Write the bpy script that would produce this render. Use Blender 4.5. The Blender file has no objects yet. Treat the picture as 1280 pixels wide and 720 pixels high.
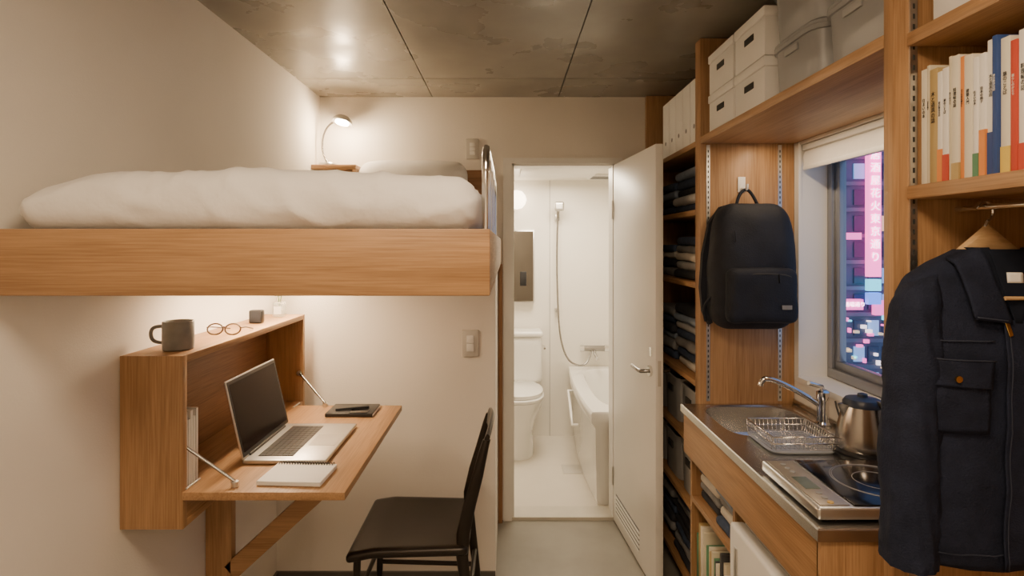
import bpy, bmesh, math, random
from mathutils import Vector, Matrix, noise
random.seed(7)
S = bpy.context.scene
COL = S.collection
# ------------------------------------------------------------------ materials
def newmat(name):
    m = bpy.data.materials.new(name); m.use_nodes = True
    nt = m.node_tree; b = nt.nodes['Principled BSDF']
    return m, nt, b
def flat(name, c, rough=0.5, metal=0.0, var=0.06, scale=8.0, bump=0.0, bscale=60.0, coat=0.0, spec=0.5):
    m, nt, b = newmat(name)
    tc = nt.nodes.new('ShaderNodeTexCoord')
    n = nt.nodes.new('ShaderNodeTexNoise'); n.inputs['Scale'].default_value = scale; n.inputs['Detail'].default_value = 4
    nt.links.new(tc.outputs['Object'], n.inputs['Vector'])
    r = nt.nodes.new('ShaderNodeValToRGB')
    r.color_ramp.elements[0].position = .3; r.color_ramp.elements[1].position = .7
    r.color_ramp.elements[0].color = (*[x*(1-var) for x in c], 1)
    r.color_ramp.elements[1].color = (*[min(1, x*(1+var)) for x in c], 1)
    nt.links.new(n.outputs['Fac'], r.inputs['Fac']); nt.links.new(r.outputs['Color'], b.inputs['Base Color'])
    b.inputs['Roughness'].default_value = rough; b.inputs['Metallic'].default_value = metal
    b.inputs['Coat Weight'].default_value = coat
    b.inputs['Specular IOR Level'].default_value = spec
    if bump > 0:
        n2 = nt.nodes.new('ShaderNodeTexNoise'); n2.inputs['Scale'].default_value = bscale; n2.inputs['Detail'].default_value = 5
        nt.links.new(tc.outputs['Object'], n2.inputs['Vector'])
        bp = nt.nodes.new('ShaderNodeBump'); bp.inputs['Strength'].default_value = bump; bp.inputs['Distance'].default_value = .01
        nt.links.new(n2.outputs['Fac'], bp.inputs['Height']); nt.links.new(bp.outputs['Normal'], b.inputs['Normal'])
    return m
def wood(name, axis, c1, c2, rough=0.45):
    m, nt, b = newmat(name)
    tc = nt.nodes.new('ShaderNodeTexCoord')
    def noi(al, ac, det, dist=0.0):
        mp = nt.nodes.new('ShaderNodeMapping'); s = [ac]*3; s[axis] = al
        mp.inputs['Scale'].default_value = s
        nt.links.new(tc.outputs['Object'], mp.inputs['Vector'])
        n = nt.nodes.new('ShaderNodeTexNoise'); n.inputs['Scale'].default_value = 1; n.inputs['Detail'].default_value = det
        n.inputs['Distortion'].default_value = dist
        nt.links.new(mp.outputs['Vector'], n.inputs['Vector']); return n
    a = noi(1.2, 14, 3, 1.2); f = noi(7, 260, 3)
    mx = nt.nodes.new('ShaderNodeMath'); mx.operation = 'MULTIPLY_ADD'
    mx.inputs[1].default_value = .5
    nt.links.new(f.outputs['Fac'], mx.inputs[0])
    m2 = nt.nodes.new('ShaderNodeMath'); m2.operation = 'MULTIPLY'; m2.inputs[1].default_value = .5
    nt.links.new(a.outputs['Fac'], m2.inputs[0]); nt.links.new(m2.outputs[0], mx.inputs[2])
    r = nt.nodes.new('ShaderNodeValToRGB'); r.color_ramp.elements[0].position = .38; r.color_ramp.elements[1].position = .60
    r.color_ramp.elements[0].color = (*c2, 1); r.color_ramp.elements[1].color = (*c1, 1)
    nt.links.new(mx.outputs[0], r.inputs['Fac']); nt.links.new(r.outputs['Color'], b.inputs['Base Color'])
    b.inputs['Roughness'].default_value = rough
    bp = nt.nodes.new('ShaderNodeBump'); bp.inputs['Strength'].default_value = .15; bp.inputs['Distance'].default_value = .002
    nt.links.new(f.outputs['Fac'], bp.inputs['Height']); nt.links.new(bp.outputs['Normal'], b.inputs['Normal'])
    return m
def emis(name, c, s):
    m, nt, b = newmat(name)
    b.inputs['Base Color'].default_value = (*c, 1)
    b.inputs['Emission Color'].default_value = (*c, 1); b.inputs['Emission Strength'].default_value = s
    return m
O1, O2 = (.44, .255, .122), (.285, .152, .065)
W = [wood('oak_x', 0, O1, O2), wood('oak_y', 1, O1, O2), wood('oak_z', 2, O1, O2)]
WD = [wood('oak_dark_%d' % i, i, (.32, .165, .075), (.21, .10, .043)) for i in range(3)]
M_wall = flat('wall_paint', (.80, .75, .68), .85, var=.02, scale=3, bump=.12, bscale=220)
M_white = flat('white_paint', (.82, .80, .76), .4, var=.01)
M_bath = flat('bath_panel', (.86, .83, .76), .3, var=.01)
M_ceram = flat('ceramic', (.88, .87, .83), .12, var=.005, coat=.4)
M_linen = flat('linen', (.80, .78, .75), .9, var=.03, scale=5, bump=.22, bscale=35)
M_steel = flat('steel', (.62, .61, .59), .27, 1, var=.05, scale=20)
M_chrome = flat('chrome', (.75, .74, .72), .12, 1, var=.01)
M_dchrome = flat('shower_metal', (.34, .33, .32), .25, 1, var=.01)
M_alu = flat('aluminium', (.66, .65, .63), .35, 1, var=.02)
M_black = flat('black_plastic', (.015, .015, .017), .35, var=.1)
M_glassblk = flat('black_glass', (.008, .008, .01), .10, var=.1)
M_chair = flat('dark_metal', (.030, .024, .020), .28, .5, var=.15, scale=6)
M_navy = flat('navy_cotton', (.0125, .017, .037), .85, var=.22, scale=30, bump=.3, bscale=300, spec=.25)
M_navy2 = flat('navy_dark', (.007, .010, .020), .9, var=.2, spec=.2)
M_pack = flat('pack_nylon', (.007, .0095, .018), .7, var=.2, scale=20, bump=.2, bscale=200, spec=.35)
M_gray = flat('gray_cloth', (.22, .22, .225), .9, var=.15, scale=20)
M_blk = flat('black_cloth', (.026, .028, .036), .9, var=.2, scale=20)
M_cream = flat('cream_cloth', (.66, .61, .53), .9, var=.06, scale=20)
M_bin = flat('bin_gray', (.30, .30, .30), .6, var=.05)
M_paper = flat('paper', (.80, .78, .73), .8, var=.02)
M_box = flat('card_white', (.80, .79, .765), .6, var=.015)
M_mug = flat('mug_glaze', (.24, .235, .225), .4, var=.15, scale=30)
M_gold = flat('brass', (.75, .52, .18), .25, 1)
M_blue = flat('blue_plastic', (.012, .022, .05), .4)
M_base = flat('baseboard_grey', (.10, .09, .08), .6)
M_switch = flat('switch_plate', (.60, .57, .52), .4)
M_hole = flat('hole_dark', (.03, .03, .03), .8)
M_ink = flat('ink', (.03, .03, .035), .7)
def glassmat(name, tint, mixf, rough=.03, body=(1, 1, 1)):
    m, nt, b = newmat(name)
    out = nt.nodes['Material Output']
    t = nt.nodes.new('ShaderNodeBsdfTransparent'); t.inputs[0].default_value = (*tint, 1)
    mx = nt.nodes.new('ShaderNodeMixShader'); mx.inputs[0].default_value = mixf
    b.inputs['Base Color'].default_value = (*body, 1); b.inputs['Roughness'].default_value = rough
    nt.links.new(t.outputs[0], mx.inputs[1]); nt.links.new(b.outputs[0], mx.inputs[2]); nt.links.new(mx.outputs[0], out.inputs[0])
    return m
M_glass = glassmat('window_glass', (.95, .97, 1), .05, .02, (.1, .1, .12))
M_clear = glassmat('clear_plastic', (.93, .94, .95), .42, .3, (.62, .62, .62))
M_vase = glassmat('vase_glass', (.9, .92, .9), .3, .05, (.7, .7, .65))
def concrete(name, c1, c2, r1, r2, sc, bump=.25, det=9):
    m, nt, b = newmat(name)
    tc = nt.nodes.new('ShaderNodeTexCoord')
    n = nt.nodes.new('ShaderNodeTexNoise'); n.inputs['Scale'].default_value = sc; n.inputs['Detail'].default_value = det; n.inputs['Roughness'].default_value = .55; n.inputs['Distortion'].default_value = .2
    nt.links.new(tc.outputs['Object'], n.inputs['Vector'])
    r = nt.nodes.new('ShaderNodeValToRGB'); r.color_ramp.elements[0].position = .28; r.color_ramp.elements[1].position = .72
    r.color_ramp.elements[0].color = (*c1, 1); r.color_ramp.elements[1].color = (*c2, 1)
    nt.links.new(n.outputs['Fac'], r.inputs['Fac']); nt.links.new(r.outputs['Color'], b.inputs['Base Color'])
    n2 = nt.nodes.new('ShaderNodeTexNoise'); n2.inputs['Scale'].default_value = sc*1.7; n2.inputs['Detail'].default_value = 5
    nt.links.new(tc.outputs['Object'], n2.inputs['Vector'])
    mr = nt.nodes.new('ShaderNodeMapRange'); mr.inputs['From Min'].default_value = .35; mr.inputs['From Max'].default_value = .65
    mr.inputs['To Min'].default_value = r1; mr.inputs['To Max'].default_value = r2
    nt.links.new(n2.outputs['Fac'], mr.inputs['Value']); nt.links.new(mr.outputs[0], b.inputs['Roughness'])
    n3 = nt.nodes.new('ShaderNodeTexNoise'); n3.inputs['Scale'].default_value = 5; n3.inputs['Detail'].default_value = 2
    nt.links.new(tc.outputs['Object'], n3.inputs['Vector'])
    bp = nt.nodes.new('ShaderNodeBump'); bp.inputs['Strength'].default_value = bump; bp.inputs['Distance'].default_value = .006
    nt.links.new(n3.outputs['Fac'], bp.inputs['Height']); nt.links.new(bp.outputs['Normal'], b.inputs['Normal'])
    return m
M_ceil = concrete('concrete_ceiling', (.185, .168, .138), (.30, .278, .235), .22, .42, 2.2, .14, 6)
M_floor = concrete('concrete_floor', (.20, .185, .158), (.31, .29, .25), .3, .5, 2.0)

# ------------------------------------------------------------------ builders
def link(me, name, mats, parent=None, smooth=False, ang=35):
    ob = bpy.data.objects.new(name, me); COL.objects.link(ob)
    for m in (mats if isinstance(mats, (list, tuple)) else [mats]): me.materials.append(m)
    if smooth:
        for p in me.polygons: p.use_smooth = True
        try: me.set_sharp_from_angle(angle=math.radians(ang))
        except Exception: pass
    if parent: setp(ob, parent)
    return ob
def setp(ob, parent):
    ob.parent = parent; ob.matrix_parent_inverse = parent.matrix_basis.inverted()
def empty(name, loc, rotz=0):
    e = bpy.data.objects.new(name, None); COL.objects.link(e); e.location = loc; e.rotation_euler = (0, 0, rotz)
    e.empty_display_size = .05
    e.matrix_basis = Matrix.Translation(Vector(loc)) @ Matrix.Rotation(rotz, 4, 'Z')
    return e
def addbox(bm, x0, x1, y0, y1, z0, z1, bev=0, mi=0, seg=2, mat4=None):
    r = bmesh.ops.create_cube(bm, size=1)
    vs = r['verts']
    for v in vs:
        v.co = Vector(((x0+x1)/2+v.co.x*(x1-x0), (y0+y1)/2+v.co.y*(y1-y0), (z0+z1)/2+v.co.z*(z1-z0)))
    fs = set(f for v in vs for f in v.link_faces)
    if bev > 0:
        es = list(set(e for v in vs for e in v.link_edges))
        rr = bmesh.ops.bevel(bm, geom=es, offset=bev, segments=seg, affect='EDGES', profile=.5)
        fs = set(rr['faces']) | set(f for f in fs if f.is_valid)
        vs = list(set(v for f in fs for v in f.verts))
    for f in fs: f.material_index = mi
    if mat4 is not None:
        for v in vs: v.co = mat4 @ v.co
    return vs
def box(name, x0, x1, y0, y1, z0, z1, mat, parent=None, bev=0.0, seg=2, mat4=None):
    bm = bmesh.new(); addbox(bm, x0, x1, y0, y1, z0, z1, bev, 0, seg, mat4)
    me = bpy.data.meshes.new(name); bm.to_mesh(me); bm.free()
    return link(me, name, mat, parent, smooth=bev > 0)
def boxes(name, L, mats, parent=None, bev=0.0):
    bm = bmesh.new()
    for t in L: addbox(bm, *t[:6], bev, t[6] if len(t) > 6 else 0)
    me = bpy.data.meshes.new(name); bm.to_mesh(me); bm.free()
    return link(me, name, mats, parent, smooth=bev > 0)
def loft(name, rings, mat, parent=None, cap0=True, cap1=True, closed=True, ang=40, solid=0):
    bm = bmesh.new(); R = [[bm.verts.new(p) for p in r] for r in rings]
    n = len(R[0])
    for a, b in zip(R[:-1], R[1:]):
        for i in range(n if closed else n-1):
            j = (i+1) % n
            try: bm.faces.new((a[i], a[j], b[j], b[i]))
            except Exception: pass
    if cap0: bm.faces.new(list(reversed(R[0])))
    if cap1: bm.faces.new(R[-1])
    bmesh.ops.recalc_face_normals(bm, faces=bm.faces)
    me = bpy.data.meshes.new(name); bm.to_mesh(me); bm.free()
    ob = link(me, name, mat, parent, True, ang)
    if solid:
        md = ob.modifiers.new('s', 'SOLIDIFY'); md.thickness = solid; md.offset = 0
    return ob
def sring(cx, cy, z, rx, ry, n=48, e=2.0):
    out = []
    for i in range(n):
        t = 2*math.pi*i/n; c, s = math.cos(t), math.sin(t)
        k = (abs(c)**e+abs(s)**e)**(-1/e)
        out.append(Vector((cx+rx*c*k, cy+ry*s*k, z)))
    return out
def rectring(x0, x1, y0, y1, z, n=64):
    cx, cy, rx, ry = (x0+x1)/2, (y0+y1)/2, (x1-x0)/2, (y1-y0)/2
    out = []
    for i in range(n):
        t = 2*math.pi*i/n; c, s = math.cos(t), math.sin(t); k = 1/max(abs(c), abs(s))
        out.append(Vector((cx+rx*c*k, cy+ry*s*k, z)))
    return out
def lathe(name, prof, c, mat, parent=None, n=40, ang=40, capb=True, capt=True):
    rings = [sring(c[0], c[1], c[2]+z, max(r, 1e-4), max(r, 1e-4), n) for r, z in prof]
    return loft(name, rings, mat, parent, capb, capt, True, ang)
def wire(name, polys, r, mat, parent=None, smooth=False, cyc=False, res=3):
    cu = bpy.data.curves.new(name, 'CURVE'); cu.dimensions = '3D'; cu.bevel_depth = r; cu.bevel_resolution = res; cu.use_fill_caps = True
    for pl in polys:
        if smooth:
            sp = cu.splines.new('NURBS'); sp.points.add(len(pl)-1)
            for p, q in zip(sp.points, pl): p.co = (*q, 1)
            sp.order_u = 3; sp.use_endpoint_u = True; sp.use_cyclic_u = cyc; sp.resolution_u = 8
        else:
            sp = cu.splines.new('POLY'); sp.points.add(len(pl)-1)
            for p, q in zip(sp.points, pl): p.co = (*q, 1)
            sp.use_cyclic_u = cyc
    ob = bpy.data.objects.new(name, cu); COL.objects.link(ob); cu.materials.append(mat)
    if parent: setp(ob, parent)
    return ob
def rbox(name, c, size, r, mat, parent=None, step=.02, fn=None, rot=None, sub=0):
    hx, hy, hz = [s/2 for s in size]; h = (hx, hy, hz)
    inner = [max(k-r, 0) for k in h]
    cnt = [max(3, int(2*k/step)) for k in h]
    bm = bmesh.new()
    def sample(a):
        n = cnt[a]; return [-h[a]+2*h[a]*i/n for i in range(n+1)]
    for ax in range(3):
        u, v = [(1, 2), (2, 0), (0, 1)][ax]
        U, V = sample(u), sample(v)
        for sgn in (-1, 1):
            g = []
            for a in U:
                row = []
                for b_ in V:
                    p = [0, 0, 0]; p[ax] = sgn*h[ax]; p[u] = a; p[v] = b_
                    row.append(bm.verts.new(p))
                g.append(row)
            for i in range(len(U)-1):
                for j in range(len(V)-1):
                    q = (g[i][j], g[i+1][j], g[i+1][j+1], g[i][j+1])
                    bm.faces.new(q if sgn > 0 else tuple(reversed(q)))
    bmesh.ops.remove_doubles(bm, verts=bm.verts, dist=1e-5)
    M = (rot or Matrix.Identity(3))
    for v in bm.verts:
        p = v.co.copy(); q = Vector([max(-inner[i], min(inner[i], p[i])) for i in range(3)])
        d = p-q
        if d.length > 0: p = q+d.normalized()*r
        if fn: p = fn(p)
        v.co = M @ p + Vector(c)
    me = bpy.data.meshes.new(name); bm.to_mesh(me); bm.free()
    return link(me, name, mat, parent, True, 60)
def nz(p, s, seed=0):
    return noise.noise(Vector((p[0]*s+seed, p[1]*s+seed*1.7, p[2]*s-seed)))
def text(name, body, size, loc, rot, mat, parent=None, ext=.0005, ls=1.0):
    cu = bpy.data.curves.new(name, 'FONT'); cu.body = body; cu.size = size; cu.align_x = 'CENTER'; cu.align_y = 'CENTER'; cu.extrude = ext
    cu.space_line = ls
    ob = bpy.data.objects.new(name, cu); COL.objects.link(ob); ob.location = loc; ob.rotation_euler = rot; cu.materials.append(mat)
    if parent:
        ob.parent = parent; ob.matrix_parent_inverse = parent.matrix_basis.inverted()
    return ob

# ------------------------------------------------------------------ room shell
XL, XR = -1.026, 1.125
YB, YF = 3.12, -1.6
ZC = 2.32
box('floor', XL-.1, XR+.2, YF-.1, 3.24, -.1, 0, M_floor)
box('wall_left', XL-.1, XL, YF-.1, YB+.12, 0, ZC, M_wall)
box('wall_front', XL, XR, YF-.1, YF, 0, ZC, M_wall)
DX0, DX1, DZ = .026, .59, 1.955
boxes('wall_back', [(XL, DX0, YB, YB+.12, 0, ZC), (DX1, XR+.1, YB, YB+.12, 0, ZC), (DX0, DX1, YB, YB+.12, DZ, ZC)], M_wall)
WY0, WY1, WZ0, WZ1 = 1.30, 2.20, 1.0, 1.895
boxes('wall_right', [(XR, XR+.17, YF-.1, WY0, 0, ZC), (XR, XR+.17, WY1, YB+.12, 0, ZC),
                     (XR, XR+.17, WY0, WY1, 0, WZ0), (XR, XR+.17, WY0, WY1, WZ1, ZC)], M_wall)
xs = [XL-.1, -.41, .28, XR+.2]; ys = [YF-.1, -.9, .93, 2.77, YB+.12]
L = [(XL-.1, XR+.2, YF-.1, YB+.12, ZC+.012, ZC+.1)]
for i in range(3):
    for j in range(4):
        L.append((xs[i]+.0025, xs[i+1]-.0025, ys[j]+.0025, ys[j+1]-.0025, ZC, ZC+.012))
boxes('ceiling', L, M_ceil)
box('wall_partition', XL, -.052, 2.53, YB, 0, 1.408, M_wall)
box('baseboard_back', XL, -.052, 2.52, 2.53, 0, .06, M_base)
box('baseboard_left', XL, XL+.01, YF, 2.52, 0, .06, M_base)
box('trim_1', -.048, -.026, 3.085, YB, 0, 1.405, WD[2])
boxes('trim_2', [(-.022, DX0, YB-.012, YB, 0, DZ+.03), (DX1, DX1+.04, YB-.012, YB, 0, DZ+.03), (DX0, DX1, YB-.012, YB, DZ, DZ+.03),
                 (DX0, DX0+.012, YB, YB+.12, 0, DZ), (DX1-.012, DX1, YB, YB+.12, 0, DZ), (DX0, DX1, YB, YB+.12, DZ-.012, DZ)], M_white)
box('trim_3', DX0, DX1, YB-.005, YB+.13, 0, .018, flat('threshold', (.62, .58, .50), .4))

# ------------------------------------------------------------------ bathroom
BX0, BX1, BY0, BY1, BZ = -.62, 1.22, YB+.12, 4.5, 2.02
box('floor_bathroom', BX0, BX1, BY0, BY1, -.1, .0, flat('bath_floor', (.68, .63, .55), .35, var=.02))
box('wall_bathroom_back', BX0, BX1, BY1, BY1+.08, 0, BZ, M_bath)
box('wall_bathroom_left', BX0-.08, BX0, BY0, BY1, 0, BZ, M_bath)
box('wall_bathroom_right', BX1, BX1+.08, BY0, BY1, 0, BZ, M_bath)
box('ceiling_bathroom', BX0, BX1, BY0, BY1, BZ, BZ+.08, M_bath)
e = empty('ceiling_vent', (.70, 4.2, BZ-.01))
box('plate', .60, .80, 4.1, 4.3, BZ-.015, BZ, M_white, e, .003)
boxes('slots', [(.62, .78, 4.12+.03*i, 4.13+.03*i, BZ-.017, BZ-.014) for i in range(6)], M_gray, e)
e = empty('bathroom_lamp', (.085, 4.45, 1.86))
M_globe = emis('globe', (1, .82, .6), 8)
lathe('globe', [(.002, -.075), (.04, -.065), (.065, -.035), (.075, 0), (.065, .035), (.04, .065), (.002, .075)], (.075, 4.42, 1.86), M_globe, e)
box('mount', .035, .115, 4.47, 4.499, 1.82, 1.90, M_white, e, .004)
e = empty('mirror_cabinet', (.13, 4.45, 1.34))
box('frame', .02, .213, 4.44, 4.499, 1.06, 1.625, M_alu, e, .004)
box('mirror_glass', .03, .203, 4.436, 4.441, 1.07, 1.615, flat('mirror', (.30, .30, .29), .05, 1, var=0), e)
box('soap_shelf', .10, .15, 4.425, 4.436, 1.19, 1.30, M_black, e, .003)
box('floor_drain_cover', .37, .50, 3.75, 3.90, .0, .004, flat('drain', (.56, .53, .48), .4), None, .001)
boxes('trim_4', [(.335, .338, BY1-.002, BY1, 0, BZ)], M_gray)
e = empty('toilet', (.10, 4.2, .4))
tx = .080
rings = []
for z, rx, y0, y1 in [(0, .115, 3.98, 4.40), (.06, .112, 3.99, 4.40), (.16, .105, 4.02, 4.40), (.26, .13, 3.98, 4.40), (.34, .165, 3.92, 4.40), (.40, .18, 3.885, 4.39), (.415, .18, 3.88, 4.38)]:
    rings.append(sring(tx, (y0+y1)/2, z, rx, (y1-y0)/2, 40, 2.3))
loft('bowl', rings, M_ceram, e)
loft('seat', [sring(tx, 4.12, .418, .18, .238, 40, 2.3), sring(tx, 4.12, .435, .186, .243, 40, 2.3), sring(tx, 4.12, .442, .18, .236, 40, 2.3)], M_ceram, e)
loft('seat_lid', [sring(tx, 4.13, .446, .178, .235, 40, 2.3), sring(tx, 4.13, .468, .178, .235, 40, 2.3), sring(tx, 4.13, .478, .16, .21, 40, 2.3)], M_ceram, e)
rbox('tank', (tx, 4.39, .635), (.37, .19, .36), .04, M_ceram, e, .02)
rbox('tank_lid', (tx, 4.385, .833), (.385, .205, .04), .015, M_ceram, e, .015)
wire('flush_lever', [[(tx+.19, 4.33, .74), (tx+.20, 4.31, .74), (tx+.20, 4.25, .735)]], .008, M_chrome, e)
box('tank_base', tx-.11, tx+.11, 4.3, 4.46, .3, .46, M_ceram, e, .02)
# bathtub
e = empty('bathtub', (.85, 3.9, .27))
tx0, tx1, ty0, ty1, tz = .455, 1.19, 3.26, 4.49, .55
N = 64
def tubout(z, ins):
    r = rectring(tx0+ins, tx1, ty0+ins, ty1, z, N)
    for p in r:
        if p.x < tx0+.1:
            t = (p.y-ty0)/(ty1-ty0)
            p.x += .028*(4*(t-.5)**2)
    return r
cx, cy = (tx0+tx1)/2+.02, (ty0+ty1)/2
rings = [tubout(0, .045), tubout(.03, .04), tubout(tz-.10, .03), tubout(tz-.06, .0), tubout(tz-.01, 0), tubout(tz, .008),
         sring(cx, cy, tz, .29, .54, N, 4), sring(cx, cy, tz-.02, .277, .525, N, 4), sring(cx, cy, tz-.25, .24, .48, N, 4), sring(cx, cy, tz-.42, .20, .44, N, 4)]
loft('tub', rings, M_ceram, e)
wire('grab_bar', [[(.475, 4.05, .47), (.435, 4.05, .47), (.435, 3.90, .38), (.435, 3.82, .30), (.475, 3.82, .30)]], .011, M_ceram, e)
# shower
e = empty('shower_set', (.45, 4.45, 1.2))
wire('hose', [[(.395, 4.43, 1.74), (.385, 4.43, 1.5), (.39, 4.42, 1.1), (.405, 4.40, .80), (.46, 4.38, .62), (.56, 4.38, .57), (.63, 4.40, .60), (.655, 4.44, .68)]], .0075, M_dchrome, e, True)
wire('handle', [[(.395, 4.44, 1.70), (.395, 4.42, 1.76), (.398, 4.39, 1.80)]], .012, M_dchrome, e)
rbox('shower_head', (.40, 4.365, 1.805), (.075, .035, .075), .016, M_alu, e, .008)
box('bracket', .375, .415, 4.45, 4.499, 1.70, 1.75, M_alu, e, .006)
box('lower_bracket', .375, .405, 4.46, 4.499, .98, 1.02, M_alu, e, .006)
wire('mixer_body', [[(.60, 4.45, .70), (.76, 4.45, .70)]], .022, M_dchrome, e)
wire('mixer_ends', [[(.57, 4.45, .70), (.60, 4.45, .70)], [(.76, 4.45, .70), (.80, 4.45, .70)]], .027, M_chrome, e)
wire('mixer_spout', [[(.68, 4.45, .69), (.68, 4.40, .66), (.68, 4.30, .65)]], .012, M_chrome, e)
wire('mixer_stubs', [[(.63, 4.45, .70), (.63, 4.499, .70)], [(.74, 4.45, .70), (.74, 4.499, .70)]], .016, M_chrome, e)

# ------------------------------------------------------------------ door
ang = math.atan2(-.655, .058)
hl = Vector((.580, YB-.018, 0))
e = empty('door_1', hl, ang)
T = Matrix.Translation(hl) @ Matrix.Rotation(ang, 4, 'Z')
def dbox(n, *a, mat=M_white, bev=0.0): return box(n, *a, mat, e, bev, 2, T)
dbox('leaf', 0, .658, 0, .034, .012, 1.945, bev=.002)
for i in range(5):
    dbox('vent_slat_%d' % i, .05, .44, -.004, .0, .065+i*.022, .077+i*.022, bev=.001)
    dbox('vent_gap_%d' % i, .05, .44, -.0015, .0, .077+i*.022, .0868+i*.022, mat=M_gray)
def tw(p): return T @ Vector(p)
for sgn, y0 in ((-1, 0), (1, .034)):
    wire('rose_%d' % (sgn+1), [[tw((.60, y0, .955)), tw((.60, y0+sgn*.012, .955))]], .024, M_chrome, e)
    wire('lever_%d' % (sgn+1), [[tw((.60, y0, .955)), tw((.60, y0+sgn*.045, .955)), tw((.585, y0+sgn*.05, .955)), tw((.49, y0+sgn*.05, .957))]], .009, M_dchrome, e)
dbox('lock_plate', .585, .615, -.003, 0, 1.02, 1.06, mat=M_chrome, bev=.001)
dbox('edge_plate', .656, .6592, .010, .024, .90, 1.01, mat=M_switch)
for i, z in enumerate((.25, 1.7)):
    wire('hinge_%d' % i, [[tw((-.004, -.004, z-.05)), tw((-.004, -.004, z+.05))]], .006, M_alu, e)

# ------------------------------------------------------------------ switches
def switch(x, y, z, w, h, n):
    e = empty('light_switch', (x, y, z))
    box('plate', x-w/2, x+w/2, y-.009, y, z-h/2, z+h/2, M_switch, e, .002)
    for i in range(n):
        hh = (h*.62)/n; zz = z-h*.31+i*hh
        box('rocker_%d' % i, x-w*.22, x+w*.22, y-.013, y-.008, zz+.001, zz+hh-.001, M_white, e, .001)
switch(-.164, 2.53, 1.073, .072, .118, 2)
switch(-.19, YB, 2.035, .068, .11, 3)

# ------------------------------------------------------------------ loft bed
e = empty('loft_bed', (-.53, 2.1, 1.47))
F0 = 1.10
box('front_board', XL+.002, -.033, F0, F0+.028, 1.411, 1.541, W[0], e, .003)
box('side_board', -.061, -.033, F0+.0285, 3.08, 1.411, 1.541, W[1], e, .003)
box('platform', XL+.002, -.062, F0+.03, 3.08, 1.413, 1.432, M_white, e)
box('mattress', XL+.03, -.075, F0+.05, 2.90, 1.433, 1.528, M_linen, e, .02)
box('headboard', XL+.002, -.11, 3.085, 3.118, 1.433, 1.915, WD[0], e, .003)
box('head_shelf', XL+.002, -.79, 2.97, 3.084, 1.905, 1.93, W[0], e, .003)
box('head_shelf_side', -.81, -.79, 2.97, 3.084, 1.70, 1.904, W[2], e, .003)
zt = 1.722
wire('guard_rail', [[(-.046, 1.22, 1.535), (-.046, 1.22, zt-.06), (-.046, 1.225, zt-.02), (-.046, 1.25, zt), (-.046, 1.30, zt+.003), (-.046, 1.95, zt+.003), (-.046, 2.0, zt-.0), (-.046, 2.03, zt-.03), (-.046, 2.035, zt-.06), (-.046, 2.035, 1.535)]], .0085, M_chrome, e)
wire('guard_bars', [[(-.046, y, 1.535), (-.046, y, zt)] for y in (1.42, 1.63, 1.84)], .0065, M_chrome, e)
def dfn(p):
    x, y, z = p
    up = max(0, min(1, (z+.058)/.116))
    z2 = z + up*.012*math.cos(min(1, abs(x)/.46)*1.5)
    fl = max(0, (-x-.22)/.24)
    z2 -= up*.032*fl*fl
    q = Vector((x*1.7+y*1.1, y*2.0-x*.9, z*2))
    f = 1-abs(noise.noise(q*1.9+Vector((3, 1, 5))))*2
    wp = Vector((x, y, z))+.05*noise.noise_vector(Vector((x*4, y*4, z*4)))
    g = (1-abs(noise.noise(Vector((wp.x*5-wp.z*5, wp.y*3+wp.x*2, wp.z*9+wp.x*3))+Vector((7, 2, 1))))*2)
    g = max(0, g)**5
    g2 = (1-abs(noise.noise(Vector((wp.x*10+wp.z*14, wp.y*5, wp.z*8-wp.x*6))+Vector((1, 9, 4))))*2)
    g2 = max(0, g2)**5
    top = max(0, min(1, z/.05))
    amp = .004*f + (.012*g + .008*g2)*(1-.5*top) + .001*noise.noise(Vector((x*20, y*20, z*30)))
    d = Vector((0, 0, 1 if z > 0 else 0))
    if abs(y) > .86 or abs(x) > .40: d += Vector((x/.46 if abs(x) > .40 else 0, y/.93 if abs(y) > .86 else 0, 0))*1.1
    if d.length > 0: d.normalize()
    return Vector((x, y, z2)) + d*amp*(.25+.75*up)
rbox('duvet', (-.522, 2.035, 1.5905), (.925, 1.82, .117), .056, M_linen, None, .010, dfn)
def pfn(p):
    x, y, z = p
    k = (1-(abs(x)/.29)**3*.55)*(1-(abs(z)/.17)**3*.5)
    return Vector((x, y*k + .005*nz(p, 9), z + .006*nz(p, 8, 3)-.02*(abs(x)/.28)**4))
rbox('pillow', (-.50, 3.005, 1.805), (.58, .13, .31), .06, M_linen, None, .018, pfn, Matrix.Rotation(math.radians(-8), 3, 'X'))
# bedside lamp
e = empty('desk_lamp', (-.93, 3.03, 1.95))
lathe('base', [(.05, 0), (.05, .008), (.045, .014), (.008, .018)], (-.955, 3.03, 1.9305), M_alu, e)
wire('neck', [[(-.955, 3.03, 1.945), (-.985, 3.03, 1.99), (-.985, 3.03, 2.08), (-.955, 3.02, 2.14), (-.91, 3.01, 2.165), (-.885, 3.0, 2.165)]], .0055, M_dchrome, e, True)
hd = [(.010, .030), (.03, .027), (.045, .012), (.05, -.006)]
Mt = Matrix.Translation((-.866, 2.985, 2.155)) @ Matrix.Rotation(math.radians(10), 4, 'Y') @ Matrix.Rotation(math.radians(-14), 4, 'X')
loft('shade', [[Mt @ v for v in sring(0, 0, z, r*1.05, r, 32)] for r, z in hd], M_alu, e, True, False, solid=.002)
loft('bulb', [[Mt @ v for v in sring(0, 0, z, r, r, 24)] for r, z in [(.02, .010), (.036, .0), (.036, -.008)]], emis('bulb', (1, .80, .55), 30), e)

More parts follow.
